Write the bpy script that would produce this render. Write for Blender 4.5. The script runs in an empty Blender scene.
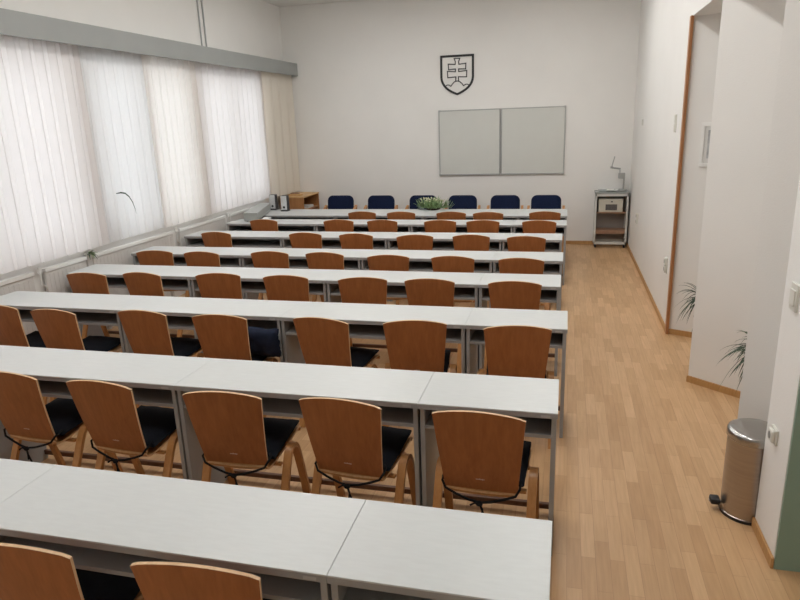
import bpy, bmesh, math, random
from mathutils import Vector, Matrix, noise
random.seed(7)
S = bpy.context.scene
COL = S.collection
PI = math.pi

# ------------------------------------------------------------------ materials
def new_mat(name):
    m = bpy.data.materials.new(name); m.use_nodes = True
    nt = m.node_tree; nt.nodes.clear()
    out = nt.nodes.new('ShaderNodeOutputMaterial')
    return m, nt, out

def principled(name, col, rough=.5, metal=0., var=.06, scale=6., stretch=(1, 1, 1), bump=0., bscale=80., spec=.5, coat=0.):
    """procedural principled material: base colour modulated by stretched noise, plus a fine noise bump"""
    m, nt, out = new_mat(name)
    N, L = nt.nodes, nt.links
    b = N.new('ShaderNodeBsdfPrincipled')
    b.inputs['Roughness'].default_value = rough
    b.inputs['Metallic'].default_value = metal
    b.inputs['Specular IOR Level'].default_value = spec
    b.inputs['Coat Weight'].default_value = coat
    L.new(b.outputs[0], out.inputs[0])
    tc = N.new('ShaderNodeTexCoord'); mp = N.new('ShaderNodeMapping')
    mp.inputs['Scale'].default_value = stretch
    L.new(tc.outputs['Object'], mp.inputs[0])
    nz = N.new('ShaderNodeTexNoise'); nz.inputs['Scale'].default_value = scale; nz.inputs['Detail'].default_value = 4
    L.new(mp.outputs[0], nz.inputs['Vector'])
    rp = N.new('ShaderNodeValToRGB')
    lo = tuple(max(0, c * (1 - var)) for c in col) + (1,); hi = tuple(min(1, c * (1 + var)) for c in col) + (1,)
    rp.color_ramp.elements[0].color = lo; rp.color_ramp.elements[1].color = hi
    rp.color_ramp.elements[0].position = .3; rp.color_ramp.elements[1].position = .7
    L.new(nz.outputs['Fac'], rp.inputs[0]); L.new(rp.outputs[0], b.inputs['Base Color'])
    if bump:
        n2 = N.new('ShaderNodeTexNoise'); n2.inputs['Scale'].default_value = bscale; n2.inputs['Detail'].default_value = 3
        L.new(tc.outputs['Object'], n2.inputs['Vector'])
        bp = N.new('ShaderNodeBump'); bp.inputs['Strength'].default_value = bump; bp.inputs['Distance'].default_value = .004
        L.new(n2.outputs['Fac'], bp.inputs['Height']); L.new(bp.outputs[0], b.inputs['Normal'])
    return m

def wood(name, c1, c2, rough=.4, scale=5., stretch=(6, 6, .6), fine=90, spec=.5):
    """veneer: large cathedral-like noise figure mixed with fine stretched pores"""
    m, nt, out = new_mat(name)
    N, L = nt.nodes, nt.links
    b = N.new('ShaderNodeBsdfPrincipled'); b.inputs['Roughness'].default_value = rough
    b.inputs['Specular IOR Level'].default_value = spec
    L.new(b.outputs[0], out.inputs[0])
    tc = N.new('ShaderNodeTexCoord'); mp = N.new('ShaderNodeMapping'); mp.inputs['Scale'].default_value = stretch
    oi = N.new('ShaderNodeObjectInfo')
    ad = N.new('ShaderNodeVectorMath'); ad.operation = 'ADD'
    ml = N.new('ShaderNodeMath'); ml.operation = 'MULTIPLY'; ml.inputs[1].default_value = 37.
    L.new(oi.outputs['Random'], ml.inputs[0])
    L.new(tc.outputs['Object'], ad.inputs[0]); L.new(ml.outputs[0], ad.inputs[1])
    L.new(ad.outputs[0], mp.inputs[0])
    nz = N.new('ShaderNodeTexNoise'); nz.inputs['Scale'].default_value = scale; nz.inputs['Detail'].default_value = 5; nz.inputs['Distortion'].default_value = .6
    L.new(mp.outputs[0], nz.inputs['Vector'])
    n2 = N.new('ShaderNodeTexNoise'); n2.inputs['Scale'].default_value = fine / 6; n2.inputs['Detail'].default_value = 2
    L.new(mp.outputs[0], n2.inputs['Vector'])
    mx = N.new('ShaderNodeMath'); mx.operation = 'MULTIPLY_ADD'; mx.inputs[1].default_value = .35
    L.new(n2.outputs['Fac'], mx.inputs[0]); 
    sc = N.new('ShaderNodeMath'); sc.operation = 'MULTIPLY'; sc.inputs[1].default_value = .65
    L.new(nz.outputs['Fac'], sc.inputs[0]); L.new(sc.outputs[0], mx.inputs[2])
    rp = N.new('ShaderNodeValToRGB')
    rp.color_ramp.elements[0].color = c1 + (1,); rp.color_ramp.elements[1].color = c2 + (1,)
    rp.color_ramp.elements[0].position = .32; rp.color_ramp.elements[1].position = .68
    L.new(mx.outputs[0], rp.inputs[0]); L.new(rp.outputs[0], b.inputs['Base Color'])
    return m

def floor_mat():
    m, nt, out = new_mat('laminate_floor')
    N, L = nt.nodes, nt.links
    b = N.new('ShaderNodeBsdfPrincipled'); b.inputs['Roughness'].default_value = .42
    b.inputs['Specular IOR Level'].default_value = .45
    L.new(b.outputs[0], out.inputs[0])
    tc = N.new('ShaderNodeTexCoord')
    sp = N.new('ShaderNodeSeparateXYZ'); cb = N.new('ShaderNodeCombineXYZ')
    L.new(tc.outputs['Object'], sp.inputs[0])
    L.new(sp.outputs['Y'], cb.inputs['X']); L.new(sp.outputs['X'], cb.inputs['Y'])
    def brick(w, h, off, c1, c2, mort, ms, bias=0.):
        k = N.new('ShaderNodeTexBrick')
        k.offset = off; k.offset_frequency = 2; k.squash = 1.
        k.inputs['Scale'].default_value = 1.
        k.inputs['Brick Width'].default_value = w; k.inputs['Row Height'].default_value = h
        k.inputs['Mortar Size'].default_value = ms; k.inputs['Mortar Smooth'].default_value = .1
        k.inputs['Bias'].default_value = bias
        k.inputs['Color1'].default_value = c1 + (1,); k.inputs['Color2'].default_value = c2 + (1,); k.inputs['Mortar'].default_value = mort + (1,)
        L.new(cb.outputs[0], k.inputs['Vector'])
        return k
    k1 = brick(.36, .066, .37, FLA, FLB, FLM, .0006)
    # long staves' slow tone shift and grain along Y
    mp = N.new('ShaderNodeMapping'); mp.inputs['Scale'].default_value = (26, 1.6, 1)
    L.new(tc.outputs['Object'], mp.inputs[0])
    nz = N.new('ShaderNodeTexNoise'); nz.inputs['Scale'].default_value = 2.5; nz.inputs['Detail'].default_value = 5
    L.new(mp.outputs[0], nz.inputs['Vector'])
    rp = N.new('ShaderNodeValToRGB')
    rp.color_ramp.elements[0].color = (.86, .84, .80, 1); rp.color_ramp.elements[1].color = (1.0, 1.0, 1.0, 1)
    rp.color_ramp.elements[0].position = .3; rp.color_ramp.elements[1].position = .7
    L.new(nz.outputs['Fac'], rp.inputs[0])
    mx = N.new('ShaderNodeMix'); mx.data_type = 'RGBA'; mx.blend_type = 'MULTIPLY'; mx.inputs[0].default_value = 1.
    L.new(k1.outputs['Color'], mx.inputs[6]); L.new(rp.outputs[0], mx.inputs[7])
    # board joints every 1.2 m x 0.198 m
    k2 = brick(1.2, .198, .41, (1, 1, 1), (.95, .95, .95), (.84, .79, .74), .0006)
    m2 = N.new('ShaderNodeMix'); m2.data_type = 'RGBA'; m2.blend_type = 'MULTIPLY'; m2.inputs[0].default_value = 1.
    L.new(mx.outputs[2], m2.inputs[6]); L.new(k2.outputs['Color'], m2.inputs[7])
    L.new(m2.outputs[2], b.inputs['Base Color'])
    return m

def curtain_mat(name, col, fac=.5, tcol=None):
    m, nt, out = new_mat(name)
    N, L = nt.nodes, nt.links
    d = N.new('ShaderNodeBsdfDiffuse'); t = N.new('ShaderNodeBsdfTranslucent'); mx = N.new('ShaderNodeMixShader')
    tc = N.new('ShaderNodeTexCoord'); mp = N.new('ShaderNodeMapping'); mp.inputs['Scale'].default_value = (1, 30, 2)
    nz = N.new('ShaderNodeTexNoise'); nz.inputs['Scale'].default_value = 3; nz.inputs['Detail'].default_value = 3
    L.new(tc.outputs['Object'], mp.inputs[0]); L.new(mp.outputs[0], nz.inputs['Vector'])
    rp = N.new('ShaderNodeValToRGB')
    rp.color_ramp.elements[0].color = tuple(c * .95 for c in col) + (1,); rp.color_ramp.elements[1].color = col + (1,)
    L.new(nz.outputs['Fac'], rp.inputs[0])
    L.new(rp.outputs[0], d.inputs[0])
    t.inputs[0].default_value = (tcol or col) + (1,)
    mx.inputs[0].default_value = fac
    L.new(d.outputs[0], mx.inputs[1]); L.new(t.outputs[0], mx.inputs[2]); L.new(mx.outputs[0], out.inputs[0])
    return m

def glass_mat():
    m, nt, out = new_mat('window_glass')
    N, L = nt.nodes, nt.links
    t = N.new('ShaderNodeBsdfTransparent'); g = N.new('ShaderNodeBsdfGlossy'); mx = N.new('ShaderNodeMixShader')
    f = N.new('ShaderNodeFresnel'); f.inputs['IOR'].default_value = 1.45
    t.inputs[0].default_value = (.95, .97, .97, 1); g.inputs['Roughness'].default_value = .02
    L.new(f.outputs[0], mx.inputs[0]); L.new(t.outputs[0], mx.inputs[1]); L.new(g.outputs[0], mx.inputs[2]); L.new(mx.outputs[0], out.inputs[0])
    return m

def emit_mat(name, col, s):
    m, nt, out = new_mat(name)
    e = nt.nodes.new('ShaderNodeEmission'); e.inputs[0].default_value = col + (1,); e.inputs[1].default_value = s
    nt.links.new(e.outputs[0], out.inputs[0]); return m

FLA = (.66, .425, .232); FLB = (.54, .328, .165); FLM = (.36, .20, .10)
M = {}
M['wall'] = principled('white_wall_paint', (.80, .79, .765), .75, var=.015, scale=2., bump=.25, bscale=120, spec=.25)
M['ceiling'] = principled('ceiling_paint', (.74, .73, .71), .85, var=.012, scale=2., bump=.1, spec=.2)
M['green'] = principled('green_gloss_paint', (.25, .37, .30), .35, var=.03, scale=4.)
M['floor'] = floor_mat()
M['wood_trim'] = wood('beech_trim', (.40, .21, .075), (.52, .30, .12), .45)
M['door_trim'] = wood('door_edge_wood', (.33, .14, .055), (.42, .19, .075), .45)
M['top'] = principled('white_laminate', (.595, .615, .61), .36, var=.025, scale=5., stretch=(3, 14, 1))
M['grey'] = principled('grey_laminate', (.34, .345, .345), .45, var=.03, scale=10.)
M['greyshade'] = principled('grey_laminate_shaded', (.17, .175, .175), .5, var=.03, scale=10.)  # same grey laminate, darkened: shade of the desk compartment put into its colour
M['tag'] = principled('label_plate', (.46, .47, .47), .4, var=.02)
M['rail'] = wood('brown_rail', (.12, .055, .03), (.17, .08, .042), .5)
M['ply'] = wood('orange_brown_veneer', (.285, .098, .028), (.385, .138, .043), .40)
M['plyedge'] = wood('plywood_edge', (.62, .40, .21), (.74, .52, .31), .5)
M['bent'] = wood('bent_beech', (.42, .19, .06), (.54, .27, .095), .38)
M['cushion'] = principled('black_navy_cushion_cloth', (.006, .0075, .012), .85, var=.2, scale=30., bump=.5, bscale=200, spec=.2)
M['cord'] = principled('black_cord', (.008, .008, .009), .8, spec=.2)
M['navy'] = principled('navy_cloth', (.012, .018, .038), .85, var=.2, scale=20., bump=.4, bscale=150, spec=.2)
M['blue'] = principled('blue_upholstery', (.007, .013, .042), .9, var=.15, scale=40., bump=.4, bscale=300, spec=.2)
M['mark'] = principled('silver_print', (.60, .48, .40), .4)
M['valance'] = principled('grey_valance', (.30, .312, .303), .5, var=.03, scale=3.)
M['curtain'] = curtain_mat('white_net_curtain', (.90, .87, .86), .42, (.91, .87, .865))
M['curtaing'] = curtain_mat('grey_net_curtain', (.86, .85, .85), .37, (.86, .855, .86))
M['curtainc'] = curtain_mat('cream_white_net_curtain', (.92, .89, .865), .42, (.92, .88, .85))
M['curtainb'] = curtain_mat('cream_net_curtain', (.91, .86, .78), .36, (.91, .86, .77))
M['rad'] = principled('radiator_enamel', (.62, .60, .575), .4, var=.015)
M['white'] = principled('white_plastic', (.80, .80, .78), .4, var=.01)
M['winframe'] = principled('white_window_frame', (.75, .75, .73), .4, var=.01)
M['glass'] = glass_mat()
M['alu'] = principled('aluminium', (.55, .56, .56), .35, .9, var=.03)
M['alud'] = principled('dull_aluminium_frame', (.40, .41, .40), .45, .5, var=.03)
M['board'] = principled('whiteboard_enamel', (.625, .635, .60), .22, var=.01)
M['black'] = principled('black_outline', (.012, .012, .013), .5)
M['cross'] = principled('dark_grey_outline', (.055, .055, .055), .5)
M['steel'] = principled('brushed_steel', (.40, .355, .315), .30, .95, var=.06, scale=4., stretch=(1, 1, 30))
M['steellid'] = principled('polished_steel', (.43, .42, .405), .22, .95, var=.03)
M['rubber'] = principled('black_rubber', (.012, .012, .014), .55)
M['cartwhite'] = principled('pale_grey_metal', (.62, .63, .60), .4, .1, var=.02)
M['carttop'] = principled('grey_glass_top', (.30, .33, .32), .2, var=.05)
M['cartback'] = principled('grey_brown_back', (.30, .27, .245), .6, var=.04)
M['beige'] = principled('beige_plastic', (.52, .49, .41), .5, var=.02)
M['grille'] = principled('dark_grille', (.10, .09, .085), .6, var=.2, scale=60)
M['shelfwood'] = wood('red_brown_shelf', (.27, .155, .095), (.35, .205, .13), .5)
M['cabinet'] = wood('cabinet_beech', (.33, .145, .05), (.42, .20, .075), .45)
M['cabtop'] = wood('cabinet_top', (.55, .33, .14), (.62, .39, .18), .45)
M['cabin'] = principled('cabinet_inside', (.16, .10, .06), .6)
M['paper'] = principled('paper', (.70, .70, .68), .7, var=.04)
M['box'] = principled('grey_sheet_metal', (.40, .415, .40), .4, .2, var=.03)
M['boxside'] = principled('grey_sheet_metal_side', (.40, .415, .40), .4, .2, var=.03)
M['spk'] = principled('silver_speaker_cloth', (.56, .57, .57), .5, .1, var=.1, scale=80)
M['spkdark'] = principled('dark_speaker_plastic', (.03, .03, .033), .5)
M['leaf'] = principled('dark_green_leaf', (.022, .05, .024), .5, var=.35, scale=12.)
M['leafb'] = principled('bright_green_leaf', (.24, .35, .16), .5, var=.55, scale=40.)
M['flower'] = principled('cream_flower', (.62, .62, .42), .6, var=.15, scale=60)
M['wrap'] = principled('pale_blue_wrap', (.45, .52, .54), .5, var=.1)
M['pot'] = principled('terracotta', (.33, .13, .07), .7, var=.1)
M['potw'] = principled('white_pot', (.62, .61, .57), .4)
M['soil'] = principled('soil', (.03, .02, .013), .95, var=.4, scale=60)
M['photo'] = principled('grey_print', (.42, .43, .44), .5, var=.35, scale=14.)
M['socketplate'] = principled('cream_socket', (.66, .655, .60), .4, var=.01)
M['hole'] = principled('socket_recess', (.20, .195, .18), .5)

# ------------------------------------------------------------------ mesh helpers
class MB:
    def __init__(s):
        s.v = []; s.f = []; s.mi = []; s.mats = []
    def m(s, mat):
        if mat not in s.mats: s.mats.append(mat)
        return s.mats.index(mat)
    def add(s, vs, fs, mat):
        o = len(s.v); s.v += [tuple(v) for v in vs]; k = s.m(mat)
        for f in fs: s.f.append(tuple(o + i for i in f)); s.mi.append(k)
    def box(s, a, b, mat, bev=0., rot=None, piv=None):
        x0, y0, z0 = a; x1, y1, z1 = b
        bm = bmesh.new()
        bmesh.ops.create_cube(bm, size=1)
        for v in bm.verts:
            v.co = Vector(((x0 + x1) / 2 + v.co.x * (x1 - x0), (y0 + y1) / 2 + v.co.y * (y1 - y0), (z0 + z1) / 2 + v.co.z * (z1 - z0)))
        if bev > 0:
            bmesh.ops.bevel(bm, geom=bm.edges[:], offset=bev, segments=2, profile=.5, affect='EDGES')
        if rot is not None:
            bmesh.ops.rotate(bm, verts=bm.verts[:], cent=piv or Vector(((x0 + x1) / 2, (y0 + y1) / 2, (z0 + z1) / 2)), matrix=rot)
        s.bm(bm, mat)
    def bm(s, bm, mat):
        bm.verts.index_update()
        s.add([v.co[:] for v in bm.verts], [[v.index for v in f.verts] for f in bm.faces], mat); bm.free()
    def tube(s, pts, r, mat, n=10, cap=True):
        pts = [Vector(p) for p in pts]; rs = r if isinstance(r, (list, tuple)) else [r] * len(pts)
        vs = []; up = Vector((0, 0, 1)); prev = None
        for i, p in enumerate(pts):
            d = (pts[min(i + 1, len(pts) - 1)] - pts[max(i - 1, 0)]).normalized()
            if prev is None:
                a = d.cross(up if abs(d.z) < .95 else Vector((1, 0, 0))).normalized()
            else:
                a = (prev - d * prev.dot(d)).normalized()
            prev = a; b = d.cross(a)
            for k in range(n):
                t = 2 * PI * k / n; vs.append(p + (a * math.cos(t) + b * math.sin(t)) * rs[i])
        fs = []
        for i in range(len(pts) - 1):
            for k in range(n): fs.append((i * n + k, i * n + (k + 1) % n, (i + 1) * n + (k + 1) % n, (i + 1) * n + k))
        if cap: fs.append(tuple(range(n))[::-1]); fs.append(tuple((len(pts) - 1) * n + k for k in range(n)))
        s.add(vs, fs, mat)
    def lathe(s, prof, mat, c=(0, 0, 0), n=40):
        vs = []; fs = []
        for r, z in prof:
            for k in range(n):
                t = 2 * PI * k / n; vs.append((c[0] + r * math.cos(t), c[1] + r * math.sin(t), c[2] + z))
        for i in range(len(prof) - 1):
            for k in range(n): fs.append((i * n + k, i * n + (k + 1) % n, (i + 1) * n + (k + 1) % n, (i + 1) * n + k))
        fs.append(tuple(range(n))[::-1]); fs.append(tuple((len(prof) - 1) * n + k for k in range(n)))
        s.add(vs, fs, mat)
    def strip(s, path, w, t, mat, axis=0):
        """rectangular bar bent along a path in the YZ plane; w = width in x"""
        pts = [Vector(p) for p in path]; vs = []; fs = []
        for i, p in enumerate(pts):
            d = (pts[min(i + 1, len(pts) - 1)] - pts[max(i - 1, 0)]).normalized()
            nrm = Vector((0, -d.z, d.y))
            for sx, sn in ((-1, -1), (1, -1), (1, 1), (-1, 1)):
                vs.append(p + Vector((sx * w / 2, 0, 0)) + nrm * sn * t / 2)
        for i in range(len(pts) - 1):
            for k in range(4): fs.append((i * 4 + k, i * 4 + (k + 1) % 4, (i + 1) * 4 + (k + 1) % 4, (i + 1) * 4 + k))
        e = (len(pts) - 1) * 4
        fs.append((3, 2, 1, 0)); fs.append((e, e + 1, e + 2, e + 3))
        s.add(vs, fs, mat)
    def prism(s, poly, z0, z1, mat):
        n = len(poly)
        vs = [(x, y, z0) for x, y in poly] + [(x, y, z1) for x, y in poly]
        fs = [tuple(range(n))[::-1], tuple(range(n, 2 * n))] + [(i, (i + 1) % n, n + (i + 1) % n, n + i) for i in range(n)]
        s.add(vs, fs, mat)
    def build(s, name, parent=None, smooth=False, loc=None, angle=40):
        me = bpy.data.meshes.new(name); me.from_pydata(s.v, [], s.f); me.validate()
        for m in s.mats: me.materials.append(M[m])
        for p, k in zip(me.polygons, s.mi): p.material_index = k
        bm = bmesh.new(); bm.from_mesh(me); bmesh.ops.recalc_face_normals(bm, faces=bm.faces[:]); bm.to_mesh(me); bm.free()
        if smooth:
            me.set_sharp_from_angle(angle=math.radians(angle)) if hasattr(me, 'set_sharp_from_angle') else None
            for p in me.polygons: p.use_smooth = True
        o = bpy.data.objects.new(name, me); COL.objects.link(o)
        if parent: o.parent = parent
        if loc: o.location = loc
        return o

def tag(o, label, cat, group=None):
    o['label'] = label; o['category'] = cat
    if group: o['group'] = group
    return o
def thing(name, label, cat, loc=(0, 0, 0), rz=0., group=None):
    o = bpy.data.objects.new(name, None); COL.objects.link(o); o.empty_display_size = .1
    o.location = loc; o.rotation_euler = (0, 0, rz)
    return tag(o, label, cat, group)
def struct(o, label=None):
    o['kind'] = 'structure'
    if label: o['label'] = label
    return o
KIDS = {}
def copy_tree(o, parent=None):
    c = o.copy(); COL.objects.link(c)
    if parent: c.parent = parent
    for k in [x for x in bpy.data.objects if x.parent == o]: copy_tree(k, c)
    return c

# ------------------------------------------------------------------ calibrated numbers
XL, XR, YB, ZC = -4.652, .9785, 10.70, 3.889
YREAR, XN = -1.6, 2.4           # the part of the room behind and beside the camera
YO = 6.235                      # far edge of the recess opening
YN = 2.84                       # near end of the right wall
ZL = 2.78                       # underside of the header over the recess
XD = 1.75                       # depth of the recess

# ------------------------------------------------------------------ room shell
b = MB(); b.box((XL - .4, YREAR - .2, -.1), (XN + .2, YB + .2, 0), 'floor'); struct(b.build('floor'), 'beech strip laminate floor')
b = MB(); b.box((XL - .4, YREAR - .2, ZC), (XN + .2, YB + .2, ZC + .1), 'ceiling'); struct(b.build('ceiling'), 'white ceiling')
b = MB(); b.box((XL - .4, YB, 0), (XN + .2, YB + .2, ZC), 'wall'); struct(b.build('wall_back'), 'white wall behind the whiteboard')
b = MB(); b.box((XL - .4, YREAR - .2, 0), (XN + .2, YREAR, ZC), 'wall'); struct(b.build('wall_rear'))
b = MB(); b.box((XN, YREAR, 0), (XN + .2, YN + .0, ZC), 'wall'); struct(b.build('wall_near_right'))
WIN = [(-1.0, .95), (1.15, 3.1), (3.3, 5.48), (5.72, 7.56), (7.84, 9.62)]
ZW0, ZW1 = .90, 2.74
b = MB()
XO = XL - .36
b.box((XO, YREAR, 0), (XL, YB, ZW0), 'wall'); b.box((XO, YREAR, ZW1), (XL, YB, ZC), 'wall')
ys = [YREAR] + [y for w in WIN for y in w] + [YB]
for k in range(0, len(ys), 2): b.box((XO, ys[k], ZW0), (XL, ys[k + 1], ZW1), 'wall')
struct(b.build('wall_left'), 'white wall with windows behind net curtains')
for n, (y0, y1) in enumerate(WIN):
    b = MB(); xf = XL - .24
    for (a0, a1, c0, c1) in ((y0, y1, ZW0, ZW0 + .07), (y0, y1, ZW1 - .07, ZW1), (y0, y0 + .07, ZW0 + .07, ZW1 - .07), (y1 - .07, y1, ZW0 + .07, ZW1 - .07),
                             ((y0 + y1) / 2 - .05, (y0 + y1) / 2 + .05, ZW0 + .07, ZW1 - .07)):
        b.box((xf - .06, a0, c0), (xf, a1, c1), 'winframe')
    f = struct(b.build('window_%d' % (n + 1)))
    g = MB(); g.box((xf - .034, y0 + .06, ZW0 + .06), (xf - .028, y1 - .06, ZW1 - .06), 'glass'); g.build('pane', f)
    g = MB(); g.box((XL - .18, y0 + .002, ZW0), (XL - .001, y1 - .002, ZW0 + .025), 'white', .004); g.build('window_sill', f)
# right wall, header over the recess, splayed piers
b = MB(); b.box((XR, YO, 0), (XR + .15, YB, ZC), 'wall'); struct(b.build('wall_right'), 'white right-hand wall')
b = MB(); b.box((XR, YN, ZL), (XD + .1, YO, ZC), 'wall'); struct(b.build('wall_right_header'))
b = MB(); b.box((XR, YN, 0), (XR + .12, 3.154, ZL), 'wall'); struct(b.build('wall_right_near'), 'near end of the right-hand wall')
b = MB(); b.box((XR + .003, YN - .012, 0), (XN, YN, ZC), 'green'); struct(b.build('wall_green'), 'green painted wall end at the right edge')
b = MB(); b.box((XD, YN, 0), (XD + .1, YO + .2, ZL), 'wall'); struct(b.build('wall_recess'))
b = MB(); b.box((XR + .12, YN, 0), (XN, YN + .06, ZC), 'wall'); struct(b.build('wall_recess_near'))
def pier(name, x, y, dx, dy, ln, th):
    d = Vector((dx, dy)).normalized(); n = Vector((-d.y, d.x))       # n points away from the camera
    p = [Vector((x, y)), Vector((x, y)) + d * ln, Vector((x, y)) + d * ln + n * th, Vector((x, y)) + d * .12 + n * th]
    b = MB(); b.prism([q[:] for q in p], 0, ZL, 'wall'); struct(b.build(name))
    # beech skirting along the visible face
    q = [Vector((x, y)) - d * .004, Vector((x, y)) + d * (ln - .02), Vector((x, y)) + d * (ln - .02) - n * .014, Vector((x, y)) - n * .014 - d * .004]
    s = MB(); s.prism([v[:] for v in q], 0, .05, 'wood_trim'); return s
b = MB()
d = Vector((.218, -.101)).normalized(); n = Vector((-d.y, d.x))
p0 = Vector((XR + .012, YO - .003)); p1 = p0 + d * .80
b.prism([p0[:], p1[:], (p1 + n * .1)[:], (p0 + n * .1)[:]], 0, ZL, 'wall'); struct(b.build('wall_recess_far'), 'angled wall of the recess with a framed picture')
s = MB(); s.prism([(p0 + d * .01)[:], (p1 - d * .03)[:], (p1 - d * .03 - n * .014)[:], (p0 + d * .01 - n * .014)[:]], 0, .05, 'wood_trim'); struct(s.build('baseboard_recess'))
struct(pier('wall_pier_far', .974, 5.05, .77, -.64, .98, .07).build('baseboard_pier_far'))
struct(pier('wall_pier_near', .966, 3.6, .80, -.60, .56, .07).build('baseboard_pier_near'))
# wooden edge trim of the opening, skirtings
b = MB(); b.box((XR - .012, YO - .035, 0), (XR + .012, YO + .03, ZL + .005), 'door_trim', .002); struct(b.build('trim_1'), 'wooden edge strip of the opening')
b = MB(); b.box((XR - .013, YO + .03, 0), (XR, YB, .055), 'wood_trim', .003); struct(b.build('baseboard_right'))
b = MB(); b.box((XL, YB - .013, 0), (XR - .013, YB, .055), 'wood_trim', .003); struct(b.build('baseboard_back'))
b = MB(); b.box((XR - .013, YN - .012, 0), (XR, 3.154, .055), 'wood_trim', .003); struct(b.build('baseboard_near'))

# ------------------------------------------------------------------ valance, conduits, curtains, radiators
t = thing('curtain_valance', 'long grey curtain valance box along the top of the windows', 'valance', (-4.41, 4.5, 2.80))
b = MB(); b.box((-.02, -5.3, 0), (0, 6.19, .2), 'valance', .003); b.build('front_board', t)
b = MB(); b.box((-.241, -5.3, .18), (-.02, 6.19, .2), 'valance'); b.build('top_board', t)
b = MB(); b.box((-.241, 6.175, 0), (-.02, 6.19, .18), 'valance'); b.build('end_board', t)
for y, lb in ((8.09, 'thin grey pipe on the wall above the valance, the left of two'), (8.20, 'thin grey pipe on the wall above the valance, the right of two')):
    b = MB(); b.tube([(XL + .012, y, 3.0), (XL + .012, y, ZC - .001)], .011, 'alud', 10)
    tag(b.build('wall_pipe', smooth=True), lb, 'pipe', 'pipes above the valance')

def curtain(y0, y1, mat, label, z0=.905, seed=0, lam=.19, amp=.026, tilt=0., x0=-4.565):
    rnd = random.Random(seed); ny = int((y1 - y0) / .009); nz = 26
    ph = rnd.random() * 6; b = MB(); vs = []; fs = []
    for j in range(nz + 1):
        tz = j / nz
        for i in range(ny + 1):
            y = y0 + (y1 - y0) * i / ny
            yy = y + .022 * noise.noise(Vector((y * 2.2, tz * .5, seed))) + tilt * (1 - tz)
            a = amp * (.55 + .45 * (1 - tz)) * (.7 + .6 * abs(noise.noise(Vector((y * 1.3, tz * .5, seed + 4)))))
            th = 2 * PI * yy / lam + ph; w = math.sin(th)
            x = x0 + a * (w + .15 * math.sin(2 * th + 1.3)); y += lam * .115 * math.sin(2 * th + .5)
            z = z0 + .012 * w * (1 - tz) ** 6 + tz * (2.965 - z0)
            vs.append((x, min(max(y, y0), y1), z))
    for j in range(nz):
        for i in range(ny):
            k = j * (ny + 1) + i; fs.append((k, k + 1, k + ny + 2, k + ny + 1))
    b.add(vs, fs, mat)
    return tag(b.build('net_curtain', smooth=True, angle=180), label, 'curtain', 'net curtains along the windows')
CUR = [(-1.5, .95, 'curtain', 'white net curtain nearest the camera, outside the photo'),
       (.95, 3.3, 'curtain', 'white net curtain beside the camera'),
       (3.3, 5.56, 'curtain', 'wide white net curtain at the left edge of the photo'),
       (5.56, 6.66, 'curtaing', 'pale grey white net curtain with a plant leaf against it, second from the left'),
       (6.66, 7.66, 'curtainc', 'bright cream white net curtain, third from the left, over the two valance pipes'),
       (7.66, 9.62, 'curtain', 'bright white pleated net curtain, fourth from the left'),
       (9.62, 10.64, 'curtainb', 'beige net curtain in the far corner by the wooden cabinet')]
for k, (y0, y1, mt, lb) in enumerate(CUR[1:]):
    curtain(y0 - .06, min(y1 + .06, 10.66), mt, lb, seed=k + 1, lam=(.15, .155, .15, .13, .155, .30)[k], x0=(-4.572, -4.545, -4.580, -4.553, -4.585, -4.52)[k], amp=(.03, .03, .026, .026, .034, .04)[k])

def radiator(y0, y1, label, valve=True):
    t = thing('radiator', label, 'radiator', (XL, y0, 0), 0, 'radiators under the windows')
    L = y1 - y0
    b = MB(); b.box((.018, 0, .22), (.05, L, .80), 'rad', .006)
    n = int(L / .055)
    for k in range(n): 
        y = .03 + (L - .06) * (k + .5) / n
        b.box((.048, y - .012, .26), (.0525, y + .012, .77), 'rad', .002)
    b.build('panel', t)
    b = MB(); b.box((.012, -.004, .797), (.062, L + .004, .832), 'white', .004)
    b.build('top_cover', t)
    b = MB()
    for yy in (.12, L - .12): b.box((.004, yy - .02, .12), (.03, yy + .02, .6), 'rad', .003); b.box((.004, yy - .02, 0), (.03, yy + .02, .13), 'rad', .003)
    b.build('bracket', t)
    if valve:
        b = MB(); b.tube([(.045, -.055, .80), (.045, -.055, .855)], .019, 'white', 14); b.tube([(.045, -.055, .80), (.045, -.055, .70), (.03, -.0, .66)], .008, 'white', 8)
        b.build('valve', t, True)
    return t
radiator(1.2, 3.3, 'white panel radiator beside the camera, out of the photo')
radiator(3.42, 4.66, 'white panel radiator under the curtain at the left edge of the photo')
radiator(4.80, 5.34, 'short white panel radiator with a small plant at its far end')
radiator(5.44, 6.86, 'white panel radiator left of the end of the fifth row', False)
radiator(7.00, 8.14, 'white panel radiator left of the end of the sixth row', True)
radiator(8.28, 9.50, 'white panel radiator beside the long grey metal box')

# ------------------------------------------------------------------ desks
DH = .75
def make_desk(w, D=.40):
    """origin: floor, front-left corner"""
    t = thing('student_desk', '', 'desk')
    g = .0008
    b = MB(); b.box((g, 0, DH - .006), (w - g, D, DH), 'top', .0015); b.box((g, 0, DH - .028), (w - g, D, DH - .0058), 'grey'); b.build('tabletop', t)
    for x in (.006, w - .028):
        b = MB(); b.box((x, .012, 0), (x + .022, D - .03, DH - .028), 'grey', .0015); b.build('side_panel', t)
    b = MB(); b.box((.028, .02, .614), (w - .028, D - .05, .631), 'grey', .001); b.build('shelf', t)
    b = MB(); b.box((.028, D - .05, .60), (w - .028, D - .034, DH - .028), 'greyshade', .001); b.build('back_panel', t)
    b = MB(); b.box((.028, D - .055, .036), (w - .028, D - .033, .066), 'rail', .003); b.build('foot_rail', t)
    b = MB(); b.box((w - .075, -.0012, DH - .024), (w - .033, .0005, DH - .012), 'tag'); b.build('inventory_label', t)
    return t
ROWX = [-.003, .0036, .045, -.007, .005, -.010, .034, .040]
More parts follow.
